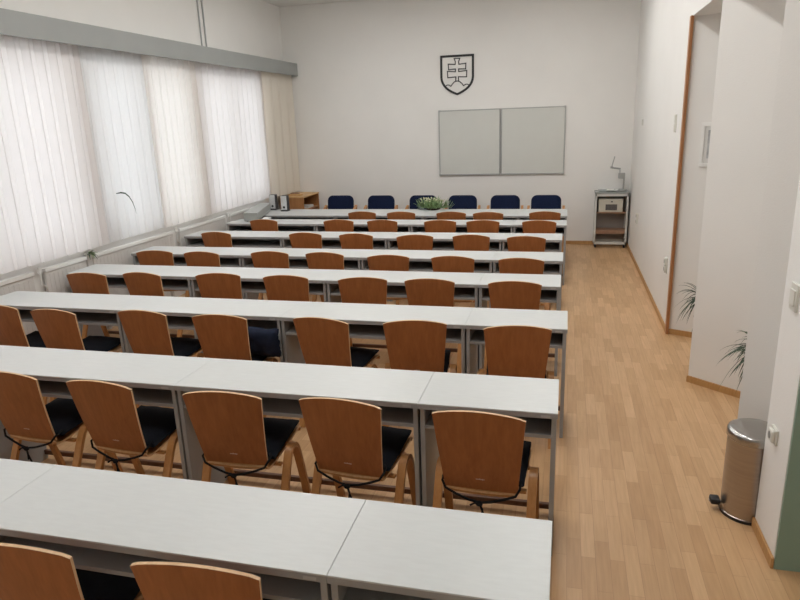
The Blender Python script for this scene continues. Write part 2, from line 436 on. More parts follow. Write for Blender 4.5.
ROWY = [1.897, 3.107, 4.322, 5.371, 6.311, 7.3635, 8.3424, 9.3667]
W1, W2 = .6386, 1.2926
ROWN = ['row nearest the camera', 'second row from the camera', 'third row from the camera', 'fourth row from the camera',
        'fifth row from the camera', 'sixth row from the camera', 'seventh row from the camera', 'teachers\' row']
proto = {}
for r in range(8):
    D = .40 if r < 7 else .66
    xr = ROWX[r]
    ND = 3 if r < 1 else 4
    for k in range(ND):
        w = W1 if k == 0 else W2
        key = (k == 0, r == 7)
        if key not in proto:
            o = proto[key] = make_desk(w, D)
        else: o = copy_tree(proto[key])
        x0 = xr - W1 - (k * W2 if k else 0)
        o.location = (x0, ROWY[r] - D, 0)
        if r == 7: o.name = 'teacher_table'
        pos = ['short single grey desk with white top, aisle end', 'double grey desk with white top, beside the short desk',
               'double grey desk with white top, second from window' if r else 'double grey desk with white top, left photo edge',
               'double grey desk with white top, window end'][k]
        if r == 7: pos = pos.replace('desk', 'table').replace('grey table', 'deep grey table')
        o['label'] = '%s, %s' % (pos, ROWN[r] if r < 7 else 'facing the blue chairs'); o['category'] = 'desk' if r < 7 else 'table'
        o['group'] = 'desks in ' + ROWN[r] if r < 7 else 'tables in front of the blue chairs'

# ------------------------------------------------------------------ plywood chairs
def back_panel():
    b = MB(); nu, nv = 16, 14; TH = .011
    prof = []   # (y, z, halfwidth): bottom curls forward into the seat
    pts = [(.0815, .402, .1650), (.0810, .407, .1655)]
    for k in range(nv + 1):
        q = k / nv; pts.append((.080 - .080 * q - .006 * math.sin(PI * q), .412 + (.800 - .412) * q, .166 + .036 * q))
    def grid(off):
        vs = []
        n = len(pts)
        for j, (y, z, hw) in enumerate(pts):
            a = pts[max(j - 1, 0)]; c = pts[min(j + 1, n - 1)]
            d = Vector((0, c[0] - a[0], c[1] - a[1])).normalized(); nr = Vector((0, d.z, -d.y))
            for i in range(nu + 1):
                u = -1 + 2 * i / nu
                up = max(0, (z - .62) / .18); ar = .026 * (1 - u * u) * up ** 2
                rc = 0
                if j == n - 1 and abs(u) > .93: rc = .004 * ((abs(u) - .93) / .07) ** 2
                cv = -.010 * (1 - u * u) * min(1, max(0, (z - .39) / .15))
                vs.append(Vector((u * hw, y + cv, z + ar - rc)) - nr * off)
        return vs
    A = grid(0); B = grid(-TH); n = len(pts); W = nu + 1; fs = []; ed = []
    o = len(A)
    for j in range(n - 1):
        for i in range(nu):
            k = j * W + i
            fs.append((k, k + 1, k + W + 1, k + W)); fs.append((o + k, o + k + W, o + k + W + 1, o + k + 1))
    for i in range(nu):
        ed.append((i, o + i, o + i + 1, i + 1)); k = (n - 1) * W + i; ed.append((k, k + 1, o + k + 1, o + k))
    for j in range(n - 1):
        k = j * W; ed.append((k, k + W, o + k + W, o + k)); k += nu; ed.append((k, o + k, o + k + W, k + W))
    b.add(A + B, fs, 'ply'); 
    k0 = b.m('plyedge')
    for f in ed: b.f.append(f); b.mi.append(k0)
    return b
def make_chair(cushion):
    t = thing('plywood_chair', '', 'chair')
    back_panel().build('backrest', t, True, angle=35)
    b = MB(); b.box((-.020, -.0115, 0), (.020, -.0105, .004), 'mark'); b.box((-.004, -.0115, 0), (.0, -.0105, .007), 'mark'); b.box((.010, -.0115, -.003), (.0125, -.0105, .006), 'mark')
    mk = b.build('maker_mark', t); mk.location = (0, .0712, .466); mk.rotation_euler = (math.radians(11.5), 0, 0)
    # seat
    b = MB(); path = [(.0835, .391), (.0875, .380), (.099, .370), (.122, .3675), (.17, .376), (.23, .394), (.30, .408), (.38, .417), (.44, .419), (.475, .414), (.497, .400), (.505, .380)]
    vs = []; fs = []; hw = [.160, .1605, .161, .163, .172, .184, .192, .194, .194, .191, .186, .18]
    for (y, z), h in zip(path, hw):
        for sx in range(9):
            u = -1 + sx / 4
            vs.append((u * h, y, z - .008 * (1 - u * u)))
    o = len(vs); vs += [(x, y, z + .011) for x, y, z in vs]
    for j in range(len(path) - 1):
        for i in range(8):
            k = j * 9 + i; fs.append((k, k + 1, k + 10, k + 9)); fs.append((o + k, o + k + 9, o + k + 10, o + k + 1))
    b.add(vs, fs, 'bent'); e = []
    n = len(path)
    for i in range(8): e.append((i, o + i, o + i + 1, i + 1)); k = (n - 1) * 9 + i; e.append((k, k + 1, o + k + 1, o + k))
    for j in range(n - 1): k = j * 9; e.append((k, k + 9, o + k + 9, o + k)); k += 8; e.append((k, o + k, o + k + 9, k + 9))
    kk = b.m('plyedge')
    for f in e: b.f.append(f); b.mi.append(kk)
    b.build('seat', t, True, angle=35)
    # bent side frames: an arch from the rear foot over the seat side to the front foot
    for sx in (-1, 1):
        pa = []
        ctl = [(.035, 0), (.098, .15), (.160, .285), (.198, .362), (.230, .408), (.265, .422), (.300, .408), (.328, .364), (.362, .27), (.405, .13), (.438, 0)]
        for i in range(len(ctl) - 1):
            p_1 = ctl[max(i - 1, 0)]; p0 = ctl[i]; p1 = ctl[i + 1]; p2 = ctl[min(i + 2, len(ctl) - 1)]
            for s in range(4):
                q = s / 4
                f = lambda a, b_, c, d_: .5 * (2 * b_ + (c - a) * q + (2 * a - 5 * b_ + 4 * c - d_) * q * q + (3 * b_ - a - 3 * c + d_) * q ** 3)
                pa.append((sx * .2205, f(p_1[0], p0[0], p1[0], p2[0]), max(0, f(p_1[1], p0[1], p1[1], p2[1]))))
        pa.append((sx * .2205, ctl[-1][0], 0))
        b = MB(); b.strip(pa, .040, .021, 'bent'); b.build('side_frame', t, True, angle=50)
    for y, z in ((.185, .362), (.35, .392)):
        b = MB(); b.box((-.195, y - .014, z - .014), (.195, y + .014, z + .0), 'bent', .003); b.build('crossbar', t)
    if cushion:
        bm = bmesh.new(); bmesh.ops.create_cube(bm, size=1)
        bmesh.ops.subdivide_edges(bm, edges=bm.edges[:], cuts=9, use_grid_fill=True)
        for v in bm.verts:
            x, y, z = v.co * 2
            rr = (abs(x) ** 4 + abs(y) ** 4) ** .25
            puff = max(0.15, 1 - rr ** 4 * .75)
            w = noise.noise(Vector((x * 3, y * 3, z))) * .007
            v.co = Vector((x * .190 * (1 - .03 * abs(z)) + w, .300 + y * .180 + w, .422 + (.034 if z > 0 else .016) * z * puff + w * .6 + .030 * (y + 1) / 2))
        b = MB(); b.bm(bm, 'cushion'); c = b.build('seat_cushion', t, True, angle=180)
        b = MB()
        loop = [(-.155, .142, .435), (-.176, .105, .442), (-.176, .070, .436), (-.158, .055, .408), (-.11, .052, .385), (-.05, .046, .366), (0, .040, .360),
                (.05, .046, .366), (.11, .052, .384), (.158, .055, .404), (.176, .070, .432), (.176, .105, .440), (.155, .142, .435)]
        b.tube(loop, .0058, 'cord', 8)
        bm = bmesh.new(); bmesh.ops.create_icosphere(bm, subdivisions=2, radius=.013)
        for v in bm.verts: v.co = Vector((v.co.x * 1.3, v.co.y, v.co.z)) + Vector((0, .034, .359))
        b.bm(bm, 'cord')
        b.tube([(0, .034, .36), (.015, .024, .332), (.030, .026, .285)], .0045, 'cord', 8); b.tube([(0, .034, .36), (-.02, .024, .366), (-.04, .024, .352)], .0045, 'cord', 8)
        b.tube([(0, .034, .36), (.016, .024, .338), (.012, .024, .30)], .0045, 'cord', 8)
        b.build('tie_cord', c, True)
    return t
CH = {1: [(-1.605, 1.345, 3), (-1.0, 1.374, 3)],
      2: [(-2.83, 2.56, -3), (-2.241, 2.533, -3.9), (-1.546, 2.517, 2.5), (-.963, 2.533, -4.1), (-.328, 2.509, -2)],
      3: [(-4.04, 3.69, -2), (-3.498, 3.641, -4.1), (-2.821, 3.707, -4.4), (-2.213, 3.686, .4), (-1.502, 3.711, -8), (-.884, 3.742, 6), (-.248, 3.723, 5)],
      4: [(-4.096, 4.715, 1), (-3.58, 4.781, -5), (-2.861, 4.826, 6), (-2.231, 4.815, .6), (-1.559, 4.812, 7), (-1.011, 4.822, -.3), (-.347, 4.813, 0)],
      5: [(-4.09, 5.719, 5), (-3.54, 5.703, -2), (-2.824, 5.773, .5), (-2.243, 5.768, -4), (-1.583, 5.696, 3), (-.972, 5.693, -3), (-.355, 5.66, -3)],
      6: [(-4.02, 6.845, -3), (-2.88, 6.845, -1), (-2.26, 6.818, -3), (-1.57, 6.772, 7), (-.96, 6.809, -2), (-.375, 6.752, -4)],
      7: [(-3.87, 7.825, -2), (-2.82, 7.83, 2), (-2.235, 7.828, -2), (-1.487, 7.82, 3), (-.958, 7.825, 1.5), (-.286, 7.825, -2)],
      8: [(-2.735, 8.575, 0), (-2.17, 8.56, -1), (-1.475, 8.56, -1), (-.975, 8.53, -1), (-.244, 8.585, 0)]}
ORD = ['', 'second from aisle', 'third from aisle', 'fourth from aisle', 'fifth from aisle', 'sixth from aisle', 'seventh from aisle']
pc = {}
for r, lst in CH.items():
    n = len(lst)
    for k, (x, y, a) in enumerate(lst):
        cu = r <= 3
        if cu not in pc: o = pc[cu] = make_chair(cu)
        else: o = copy_tree(pc[cu])
        o.location = (x, y, 0); o.rotation_euler = (0, 0, math.radians(a))
        i = n - 1 - k
        look = 'brown plywood chair with black seat cushion' if cu else 'brown plywood chair'
        if r == 1: where = ['at the left photo edge, nearest row', 'right of the two in the nearest row'][k]
        elif i == 0: where = 'at aisle end, '
        elif k == 0: where = 'at window end, '
        else: where = ORD[i] + ', '
        if r > 1: where += ROWN[r - 1] if r < 8 else 'drawn up to the teachers\' table'
        o['label'] = '%s %s' % (look, where); o['category'] = 'chair'; o['group'] = 'plywood chairs in ' + ROWN[r - 1]
# navy cushion propped upright on the fourth chair of the third row
bm = bmesh.new(); bmesh.ops.create_cube(bm, size=1); bmesh.ops.subdivide_edges(bm, edges=bm.edges[:], cuts=8, use_grid_fill=True)
for v in bm.verts:
    x, y, z = v.co * 2
    rr = (abs(x) ** 4 + abs(z) ** 4) ** .25
    w = noise.noise(Vector((x * 2.5, y, z * 2.5))) * .012
    v.co = Vector((x * .13 + w, y * .045 * max(.2, 1 - .7 * rr ** 4) + w, z * .105 + w))
b = MB(); b.bm(bm, 'navy'); o = b.build('bundled_garment', smooth=True, angle=180)
o.location = (-2.02, 3.885, .572); o.rotation_euler = (math.radians(10), math.radians(4), 0)
tag(o, 'dark navy bundled garment on a chair seat in the third row from the camera', 'garment')

# ------------------------------------------------------------------ blue upholstered chairs behind the teachers' table (facing the camera)
def rounded(w, h, r, n=8, top_only=False):
    pts = []
    cs = [(w - r, h - r, 0), (-w + r, h - r, 90), (-w + r, -h + r, 180), (w - r, -h + r, 270)]
    for cx, cz, a0 in cs:
        for k in range(n + 1):
            t = math.radians(a0 + 90 * k / n); pts.append((cx + r * math.cos(t), cz + r * math.sin(t)))
    return pts
def pad(w, h, t, r, mat, inset=.02):
    """padded slab in the xz plane, thickness t along y, with softened rims"""
    b = MB(); P = rounded(w, h, r); n = len(P); vs = []; fs = []
    rings = [(-t / 2, inset), (-t / 2 + .008, .006), (-t / 2 + .02, 0), (t / 2 - .02, 0), (t / 2 - .008, .006), (t / 2, inset)]
    for y, s in rings:
        for x, z in P: vs.append((x * (1 - s / w), y, z * (1 - s / h)))
    for j in range(len(rings) - 1):
        for k in range(n): fs.append((j * n + k, j * n + (k + 1) % n, (j + 1) * n + (k + 1) % n, (j + 1) * n + k))
    fs.append(tuple(range(n))); fs.append(tuple((len(rings) - 1) * n + k for k in range(n)))
    b.add(vs, fs, mat); return b
def make_blue():
    t = thing('upholstered_armchair', '', 'chair')
    o = pad(.222, .215, .06, .088, 'blue').build('backrest', t, True, angle=60); o.location = (0, .03, .660); o.rotation_euler = (math.radians(-8), 0, 0)
    b = MB(); b.box((-.225, -.44, .41), (.225, .02, .48), 'blue', .025); b.build('seat', t, True, angle=60)
    for sx in (-1, 1):
        b = MB(); x = sx * .258
        b.strip([(x, -.40, .0), (x, -.40, .56), (x, -.385, .60), (x, -.34, .62), (x, -.10, .635), (x, .02, .695), (x, .06, .705)], .036, .026, 'bent'); b.build('armrest', t, True, angle=50)
        b = MB(); b.strip([(x, .10, 0), (x, .055, .42), (x, .05, .695)], .034, .028, 'bent'); b.build('leg', t, True, angle=50)
        b = MB(); b.box((x - .015, -.39, .36), (x + .015, .06, .40), 'bent', .004); b.build('side_rail', t)
    b = MB(); b.box((-.245, -.36, .365), (.245, -.33, .405), 'bent', .003); b.box((-.245, .0, .365), (.245, .03, .405), 'bent', .003); b.build('cross_rail', t)
    return t
BX = [(-3.575, 10.06), (-2.875, 10.03), (-2.175, 10.01), (-1.54, 9.98), (-.882, 9.96), (-.27, 9.94)]
BL = ['leftmost blue upholstered chair behind the teachers\' table, nearest the wooden cabinet', 'blue upholstered chair, second from the left behind the teachers\' table',
      'blue upholstered chair behind the green table plant', 'blue upholstered chair just right of the table plant, fourth from the left',
      'blue upholstered chair, second from the right behind the teachers\' table', 'rightmost blue upholstered chair behind the teachers\' table, toward the trolley']
pb = None
for (x, y), lb in zip(BX, BL):
    o = make_blue() if pb is None else copy_tree(pb)
    pb = pb or o
    o.location = (x, y, 0); o['label'] = lb; o['group'] = 'blue chairs behind the teachers\' table'

# ------------------------------------------------------------------ things on the back wall
t = thing('whiteboard', 'grey-white two-panel whiteboard in a metal frame on the back wall', 'whiteboard', (-1.0235, YB, 1.126))
hw, H = .9985, 1.031
for sx, nm in ((-1, 'l'), (1, 'r')):
    x0, x1 = (-hw, -.004) if sx < 0 else (.004, hw)
    b = MB(); b.box((x0 + .012, -.026, .012), (x1 - .012, -.004, H - .012), 'board'); p = b.build('board_panel', t)
    b = MB()
    for a, c in (((x0, -.032, 0), (x1, -.003, .022)), ((x0, -.032, H - .016), (x1, -.003, H)), ((x0, -.032, .022), (x0 + .018, -.003, H - .016)), ((x1 - .018, -.032, .022), (x1, -.003, H - .016))):
        b.box(a, c, 'alud', .002)
    b.build('panel_frame', p)
b = MB()
for x in (-hw, hw - .03):
    for z in (-.006, H - .026): b.box((x - .002, -.036, z), (x + .032, -.001, z + .03), 'alud', .003)
b.build('corner_cap', t)

# coat of arms: shield outline with a double cross on a triple hill
t = thing('wall_shield', 'black outlined shield with a double cross on three hills, above the whiteboard', 'emblem', (-1.716, YB, 2.387))
def ribbon(pts, w, th, mat, closed=False):
    """flat band of width w along a polyline in the xz plane, thickness th toward the room"""
    b = MB(); P = [Vector((x, z)) for x, z in pts]; n = len(P); vs = []; fs = []
    for i in range(n):
        a = P[(i - 1) % n] if closed or i else P[i]; c = P[(i + 1) % n] if closed or i < n - 1 else P[i]
        d1 = (P[i] - a).normalized() if (P[i] - a).length > 1e-9 else (c - P[i]).normalized()
        d2 = (c - P[i]).normalized() if (c - P[i]).length > 1e-9 else d1
        n1 = Vector((-d1.y, d1.x)); n2 = Vector((-d2.y, d2.x)); m = (n1 + n2)
        m = m / max(.5, m.dot(n1) if m.length else 1) if m.length > 1e-6 else n1
        for s in (-1, 1):
            q = P[i] + m * s * w / 2
            vs.append((q.x, -.001, q.y)); vs.append((q.x, -.001 - th, q.y))
    R = n if closed else n - 1
    for i in range(R):
        a = i * 4; c = ((i + 1) % n) * 4
        for k0, k1 in ((0, 1), (1, 3), (3, 2), (2, 0)): fs.append((a + k0, a + k1, c + k1, c + k0))
    if not closed: fs.append((0, 1, 3, 2)); e = (n - 1) * 4; fs.append((e, e + 1, e + 3, e + 2))
    b.add(vs, fs, mat); return b
SW, SH = .262, .595
half = [(SW, .27), (.256, .225), (.240, .180), (.215, .140), (.183, .104), (.142, .071), (.095, .043), (.048, .020)]
sh = [(-SW, SH), (SW, SH)] + half + [(0, 0)] + [(-x, z) for x, z in half[::-1]]
face = MB(); n = len(sh)
face.add([(x * .97, -.001, z) for x, z in sh] + [(x * .97, -.006, z) for x, z in sh], [tuple(range(n)), tuple(range(n, 2 * n))] + [(i, (i + 1) % n, n + (i + 1) % n, n + i) for i in range(n)], 'wall')
face.build('shield_face', t)
ribbon([(x * .96, .012 + z * .965) for x, z in sh], .033, .016, 'black', True).build('shield_outline', t)
# double (patriarchal) cross outline with flared ends
half = [(-.024, .200), (-.020, .274), (-.150, .268), (-.154, .362), (-.026, .352), (-.026, .392), (-.136, .386), (-.140, .470), (-.030, .460), (-.026, .500), (-.044, .548)]
cx = half + [(-x, z) for x, z in half[::-1]]
ribbon([(x, z) for x, z in cx], .0165, .012, 'cross').build('double_cross', t)
hill = [(-.192, .140), (-.172, .154), (-.150, .158), (-.125, .152), (-.102, .136), (-.075, .172), (-.04, .202), (0, .213), (.04, .202), (.075, .172), (.102, .136), (.125, .152), (.150, .158), (.172, .154), (.192, .140)]
ribbon(hill, .0145, .012, 'cross').build('triple_hill', t)

# ------------------------------------------------------------------ overhead-projector trolley in the far right corner
t = thing('projector_trolley', 'pale metal equipment trolley with open shelves in the far right corner', 'trolley', (.70, 10.50, 0))
w, d0, d1 = .245, -.10, .17
b = MB()
for x in (-w, w - .028):
    b.box((x, d0, .065), (x + .028, d0 + .028, .845), 'cartwhite', .003); b.box((x, d1 - .028, .065), (x + .028, d1, .845), 'cartwhite', .003)
b.box((-w, d0, .055), (w, d0 + .028, .095), 'cartwhite', .003); b.box((-w, d0, .80), (w, d0 + .028, .84), 'cartwhite', .003)
b.box((-w, d1 - .028, .055), (w, d1, .095), 'cartwhite', .003)
for x in (-w, w - .02): b.box((x, d0, .055), (x + .02, d1, .085), 'cartwhite', .003)
b.build('frame', t)
b = MB(); b.box((-w - .006, d0 - .01, .842), (w + .006, d1 + .004, .868), 'carttop', .003); b.build('top_plate', t)
b = MB(); b.box((-w + .02, d0 + .03, .535), (w - .02, d1 - .015, .553), 'shelfwood', .002); b.build('shelf', t)
b = MB(); b.box((-w + .02, d0 + .01, .22), (w - .02, d1 - .015, .275), 'shelfwood', .002); b.build('shelf', t)
b = MB(); b.box((-w + .02, d1 - .016, .09), (w - .02, d1 - .004, .842), 'cartback'); b.build('back_panel', t)
for x in (-w + .012, w - .016):
    b = MB(); b.box((x - .004, d0 + .028, .095), (x + .006, d1 - .03, .842), 'cartback'); b.build('side_panel', t)
for x in (-w + .03, w - .03):
    for y in (d0 + .03, d1 - .03):
        b = MB(); b.tube([(x - .012, y, .027), (x + .012, y, .027)], .027, 'rubber', 16); b.box((x - .008, y - .008, .04), (x + .008, y + .008, .06), 'rubber'); b.build('caster', t, True)
t = thing('projector_case', 'beige device with a dark front grille on the upper trolley shelf', 'projector', (.70, 10.52, .554))
b = MB(); b.box((-.19, -.085, 0), (.17, .10, .205), 'beige', .008); b.build('body', t)
b = MB(); b.box((-.085, -.089, .03), (.085, -.084, .12), 'grille', .001); b.build('front_grille', t)
b = MB(); b.box((-.01, -.088, .15), (.02, -.084, .17), 'grille'); b.build('latch', t)
t = thing('overhead_projector', 'overhead projector head on a folded grey arm on top of the trolley', 'projector', (.70, 10.52, .869))
b = MB(); b.box((-.20, -.06, 0), (.06, .10, .018), 'carttop', .004); b.box((.10, -.02, 0), (.22, .10, .025), 'alud', .004); b.build('base_plate', t)
b = MB(); b.box((.155, -.014, .02), (.18, .012, .27), 'alud', .003); b.build('post', t)
b = MB(); b.box((.085, -.04, .19), (.18, .03, .275), 'alud', .008); b.box((.09, -.02, .27), (.115, .01, .33), 'alu', .003); b.build('projection_head', t)
b = MB(); b.tube([(.11, 0, .335), (-.02, -.02, .355)], .014, 'alud', 10); b.tube([(-.02, -.02, .345), (-.02, -.02, .375)], .02, 'alud', 12); b.build('arm', t, True)
b = MB(); b.box((-.005, -.035, 0), (.004, .035, .155), 'alud', .002); o = b.build('mirror', t); o.location = (-.02, -.02, .372); o.rotation_euler = (0, math.radians(14), 0)
b = MB(); b.box((-.09, -.075, 0), (.07, .055, .004), 'paper'); b.box((-.085, -.07, .004), (.02, .03, .014), 'paper', .003)
o = b.build('crumpled_paper'); o.location = (.71, 10.46, .888); tag(o, 'white papers lying on the projector on top of the trolley', 'paper')

# ------------------------------------------------------------------ wooden cabinet in the left corner
t = thing('low_cabinet', 'low beech cabinet with open shelves beside the corner curtain', 'cabinet', (-4.17, 9.96, 0))
cw, cd, chh = .42, .70, .875
b = MB(); b.box((-cw, -.005, chh - .022), (.008, cd, chh), 'cabtop', .002); b.build('top', t)
b = MB(); b.box((-cw, 0, 0), (0, .018, chh - .022), 'cabinet', .001); b.build('side_panel', t)
b = MB(); b.box((-cw, cd - .018, 0), (0, cd, chh - .022), 'cabinet', .001); b.build('side_panel', t)
b = MB(); b.box((-cw, .018, 0), (-cw + .012, cd - .018, chh - .022), 'cabin'); b.build('back_panel', t)
for z in (.05, .34, .63):
    b = MB(); b.box((-cw + .012, .018, z), (-.006, cd - .018, z + .018), 'cabinet', .001); b.build('shelf', t)
b = MB(); b.box((-cw, .02, .0), (-.03, cd - .02, .05), 'cabin'); b.build('plinth', t)
b = MB()
for k in range(6): b.box((-.26, .24, .0 + k * .007), (-.03 + .006 * (k % 2), .50 - .01 * (k % 3), .006 + k * .007), 'paper')
o = b.build('paper_stack'); o.location = (-4.17, 9.96, .649); tag(o, 'small stack of papers on the cabinet\'s upper shelf', 'paper')
b = MB(); b.box((-.11, -.05, 0), (.11, .05, .028), 'cabtop', .006); b.box((-.08, -.035, .028), (.06, .035, .046), 'shelfwood', .004)
o = b.build('wooden_box'); o.location = (-4.37, 10.12, .8755); tag(o, 'small flat wooden box lying on top of the beech cabinet', 'box')

# ------------------------------------------------------------------ grey metal box and two speakers at the window end
t = thing('grey_equipment_case', 'long grey metal equipment case across the window end of the seventh row', 'case')
A = [Vector((-4.285, 8.09)), Vector((-4.085, 8.09)), Vector((-4.39, 9.16)), Vector((-4.575, 9.16))]
b = MB(); b.prism([v[:] for v in A], .762, .862, 'box'); b.build('body', t)
c = sum(A, Vector((0, 0))) / 4
b = MB(); b.prism([(c + (v - c) * 1.012)[:] for v in A], .858, .872, 'box'); b.build('lid', t)
b = MB()
for (x, y) in ((-4.26, 8.14), (-4.13, 8.14), (-4.41, 9.10), (-4.47, 9.10)): b.tube([(x, y, .750), (x, y, .763)], .014, 'rubber', 12)
b.build('rubber_foot', t, True)
b = MB(); b.box((-.05, -.07, 0), (.05, .07, .03), 'white', .006); b.box((-.03, -.05, .03), (.02, .02, .042), 'white', .004)
o = b.build('power_adapter', loc=(-4.03, 8.245, .7502)); o.rotation_euler = (0, 0, math.radians(10)); tag(o, 'small white plastic adapter beside the long grey case', 'adapter')
b = MB(); b.box((-.13, -.06, 0), (.0, .14, .003), 'paper'); o = b.build('paper_sheet', loc=(-4.36, 8.02, .7502)); tag(o, 'white paper sheet at the window end of the seventh row', 'paper')
def speaker(x, y, lb):
    t = thing('desk_speaker', lb, 'speaker', (x, y, DH), 0, 'speakers on the teachers\' table')
    b = MB(); b.box((-.058, -.05, .0), (.058, .06, .018), 'spkdark', .006); b.build('foot', t)
    b = MB(); b.box((-.052, -.030, .016), (.052, .06, .235), 'spkdark', .010); b.build('body', t)
    b = MB(); b.box((-.046, -.041, .024), (.046, -.028, .232), 'spk', .005); b.build('front_cover', t)
    b = MB(); bm = bmesh.new(); bmesh.ops.create_cone(bm, cap_ends=True, segments=20, radius1=.020, radius2=.016, depth=.006)
    for v in bm.verts: v.co = Vector((v.co.x, -.0425 - v.co.z, .062 + v.co.y))
    b.bm(bm, 'spkdark'); b.build('cone', t, True)
    return t
speaker(-4.145, 9.16, 'silver desk speaker in full view on the window end of the teachers\' table')
speaker(-4.40, 9.30, 'silver desk speaker half hidden behind the long grey case')

# ------------------------------------------------------------------ plants
def blade(b, base, az, ln, rise, droop, w, mat, n=9):
    d = Vector((math.cos(az), math.sin(az), 0)); s = Vector((-d.y, d.x, 0)); vs = []; fs = []
    for i in range(n + 1):
        q = i / n
        p = Vector(base) + d * ln * (q - .12 * q * q) + Vector((0, 0, rise * q - droop * q * q))
        ww = w * (math.sin(PI * min(1, .12 + q * .88)) ** .7) * (1 - .35 * q)
        vs += [p - s * ww / 2, p + Vector((0, 0, -ww * .22)), p + s * ww / 2]
    for i in range(n):
        for k in (0, 1): a = i * 3 + k; fs.append((a, a + 1, a + 4, a + 3))
    b.add(vs, fs, mat)
def spider_plant(loc, lb, seed, ztop, R, potmat='pot', n=46):
    rnd = random.Random(seed)
    t = thing('potted_spider_plant', lb, 'plant', loc, 0, 'spider plants in the recess')
    ph = .17
    b = MB(); b.lathe([(.055, 0), (.06, .005), (.083, ph - .03), (.09, ph - .028), (.092, ph), (.078, ph), (.076, ph - .02)], potmat, n=28); b.build('pot', t, True, angle=40)
    b = MB(); b.lathe([(.02, ph - .03), (.076, ph - .022), (.03, ph - .014)], 'soil', n=20); b.build('soil', t, True)
    b = MB()
    for k in range(n):
        az = rnd.random() * 2 * PI; L = R * rnd.uniform(.55, 1.05)
        blade(b, (.02 * math.cos(az), .02 * math.sin(az), ph - .02), az, L, rnd.uniform(.10, .34), rnd.uniform(.16, .42), rnd.uniform(.014, .022), 'leaf')
    b.build('foliage', t, True, angle=180)
    return t
def stand(loc, h, lb):
    t = thing('plant_stand', lb, 'plant stand', loc, 0, 'plant stands in the recess')
    b = MB(); b.lathe([(.095, h - .02), (.10, h - .018), (.10, h - .002), (.095, h)], 'cabinet', n=28); b.build('top', t, True)
    for k in range(3):
        a = 2 * PI * k / 3 + .4
        b = MB(); b.tube([(.06 * math.cos(a), .06 * math.sin(a), h - .015), (.085 * math.cos(a), .085 * math.sin(a), 0)], .011, 'cabinet', 10); b.build('leg', t, True)
PL1, PL2 = (1.175, 5.52), (1.245, 4.17)
stand((*PL1, 0), .37, 'small wooden stand under the plant in the recess nearer the framed picture')
spider_plant((*PL1, .3705), 'spider plant with narrow dark leaves at the foot of the wall by the framed picture', 3, .6, .30, n=110)
stand((*PL2, 0), .40, 'small wooden stand under the plant nearer the steel bin')
spider_plant((*PL2, .4005), 'spider plant with drooping leaves behind the pier nearer the steel bin', 5, .6, .31, n=120)

# low plant arrangement on the teachers' table
t = thing('table_plant', 'low green and cream plant arrangement on the teachers\' table', 'plant', (-1.87, 9.30, DH + .0006))
b = MB(); b.lathe([(.08, 0), (.10, .006), (.11, .024), (.09, .026)], 'soil', n=28); b.build('bowl', t, True)
rnd = random.Random(11); b = MB(); b2 = MB()
for k in range(210):
    az = rnd.random() * 2 * PI; rr = rnd.random() ** .5
    base = (.20 * rr * math.cos(az), .05 * rr * math.sin(az), .025)
    blade(b, base, az + rnd.uniform(-.6, .6), rnd.uniform(.05, .12), rnd.uniform(.05, .21), rnd.uniform(.02, .10), rnd.uniform(.018, .034), 'leafb', 4)
for k in range(70):
    az = rnd.random() * 2 * PI; rr = rnd.random() ** .5
    bm = bmesh.new(); bmesh.ops.create_icosphere(bm, subdivisions=1, radius=rnd.uniform(.008, .014))
    p = Vector((.19 * rr * math.cos(az), .06 * rr * math.sin(az), rnd.uniform(.09, .17)))
    for v in bm.verts: v.co = v.co + p
    b2.bm(bm, 'flower')
for k in range(8):
    blade(b, (.19 + .012 * k, 0, .03), rnd.uniform(-.5, .5), rnd.uniform(.05, .08), rnd.uniform(.08, .17), .05, .022, 'leafb', 4)
b.build('foliage', t, True, angle=180); b2.build('blossoms', t, True, angle=180)
b = MB()
for k in range(9):
    blade(b, (-.14, 0, .01), PI + rnd.uniform(-1.0, 1.0), rnd.uniform(.05, .13), rnd.uniform(.02, .09), .04, .045, 'wrap', 4)
b.build('wrapping', t, True, angle=180)

# plants on the window sill: leaves poke out around the curtains
def sill_plant(y, lb, seed, blades, z=.9252):
    t = thing('sill_plant', lb, 'plant', (XL - .085, y, z), 0, 'plants on the window sill')
    b = MB(); b.lathe([(.045, 0), (.05, .004), (.065, .11), (.07, .112), (.07, .13), (.058, .13), (.056, .115)], 'potw', n=24); b.build('pot', t, True)
    b = MB(); b.lathe([(.01, .10), (.055, .112), (.02, .118)], 'soil', n=18); b.build('soil', t, True)
    b = MB()
    for (base, az, ln, rise, droop, w) in blades: blade(b, base, az, ln, rise, droop, w, 'leaf', 14)
    b.build('foliage', t, True, angle=180)
rnd = random.Random(2)
# one long leaf arches out past the curtain edge at y 5.56
def leaf_path(b, pts, w, mat):
    vs = []; fs = []; P = [Vector(p) for p in pts]; n = len(P)
    for i, p in enumerate(P):
        q = i / (n - 1); d = (P[min(i + 1, n - 1)] - P[max(i - 1, 0)]).normalized(); s = d.cross(Vector((1, 0, 0))).normalized()
        ww = w * math.sin(PI * min(1, .15 + .85 * q)) ** .6
        vs += [p - s * ww / 2, p + Vector((ww * .25, 0, 0)), p + s * ww / 2]
    for i in range(n - 1):
        for k in (0, 1): a = i * 3 + k; fs.append((a, a + 1, a + 4, a + 3))
    b.add(vs, fs, mat)
t = thing('arching_sill_plant', 'sill plant with one thin dark leaf arching out in front of the pale curtain', 'plant', (XL - .085, 5.86, .9252))
b = MB(); b.lathe([(.045, 0), (.05, .004), (.065, .11), (.07, .112), (.07, .13), (.058, .13), (.056, .115)], 'potw', n=24); b.build('pot', t, True)
b = MB(); b.lathe([(.01, .10), (.055, .112), (.02, .118)], 'soil', n=18); b.build('soil', t, True)
b = MB()
L0 = Vector((XL - .085, 5.86, .9252))
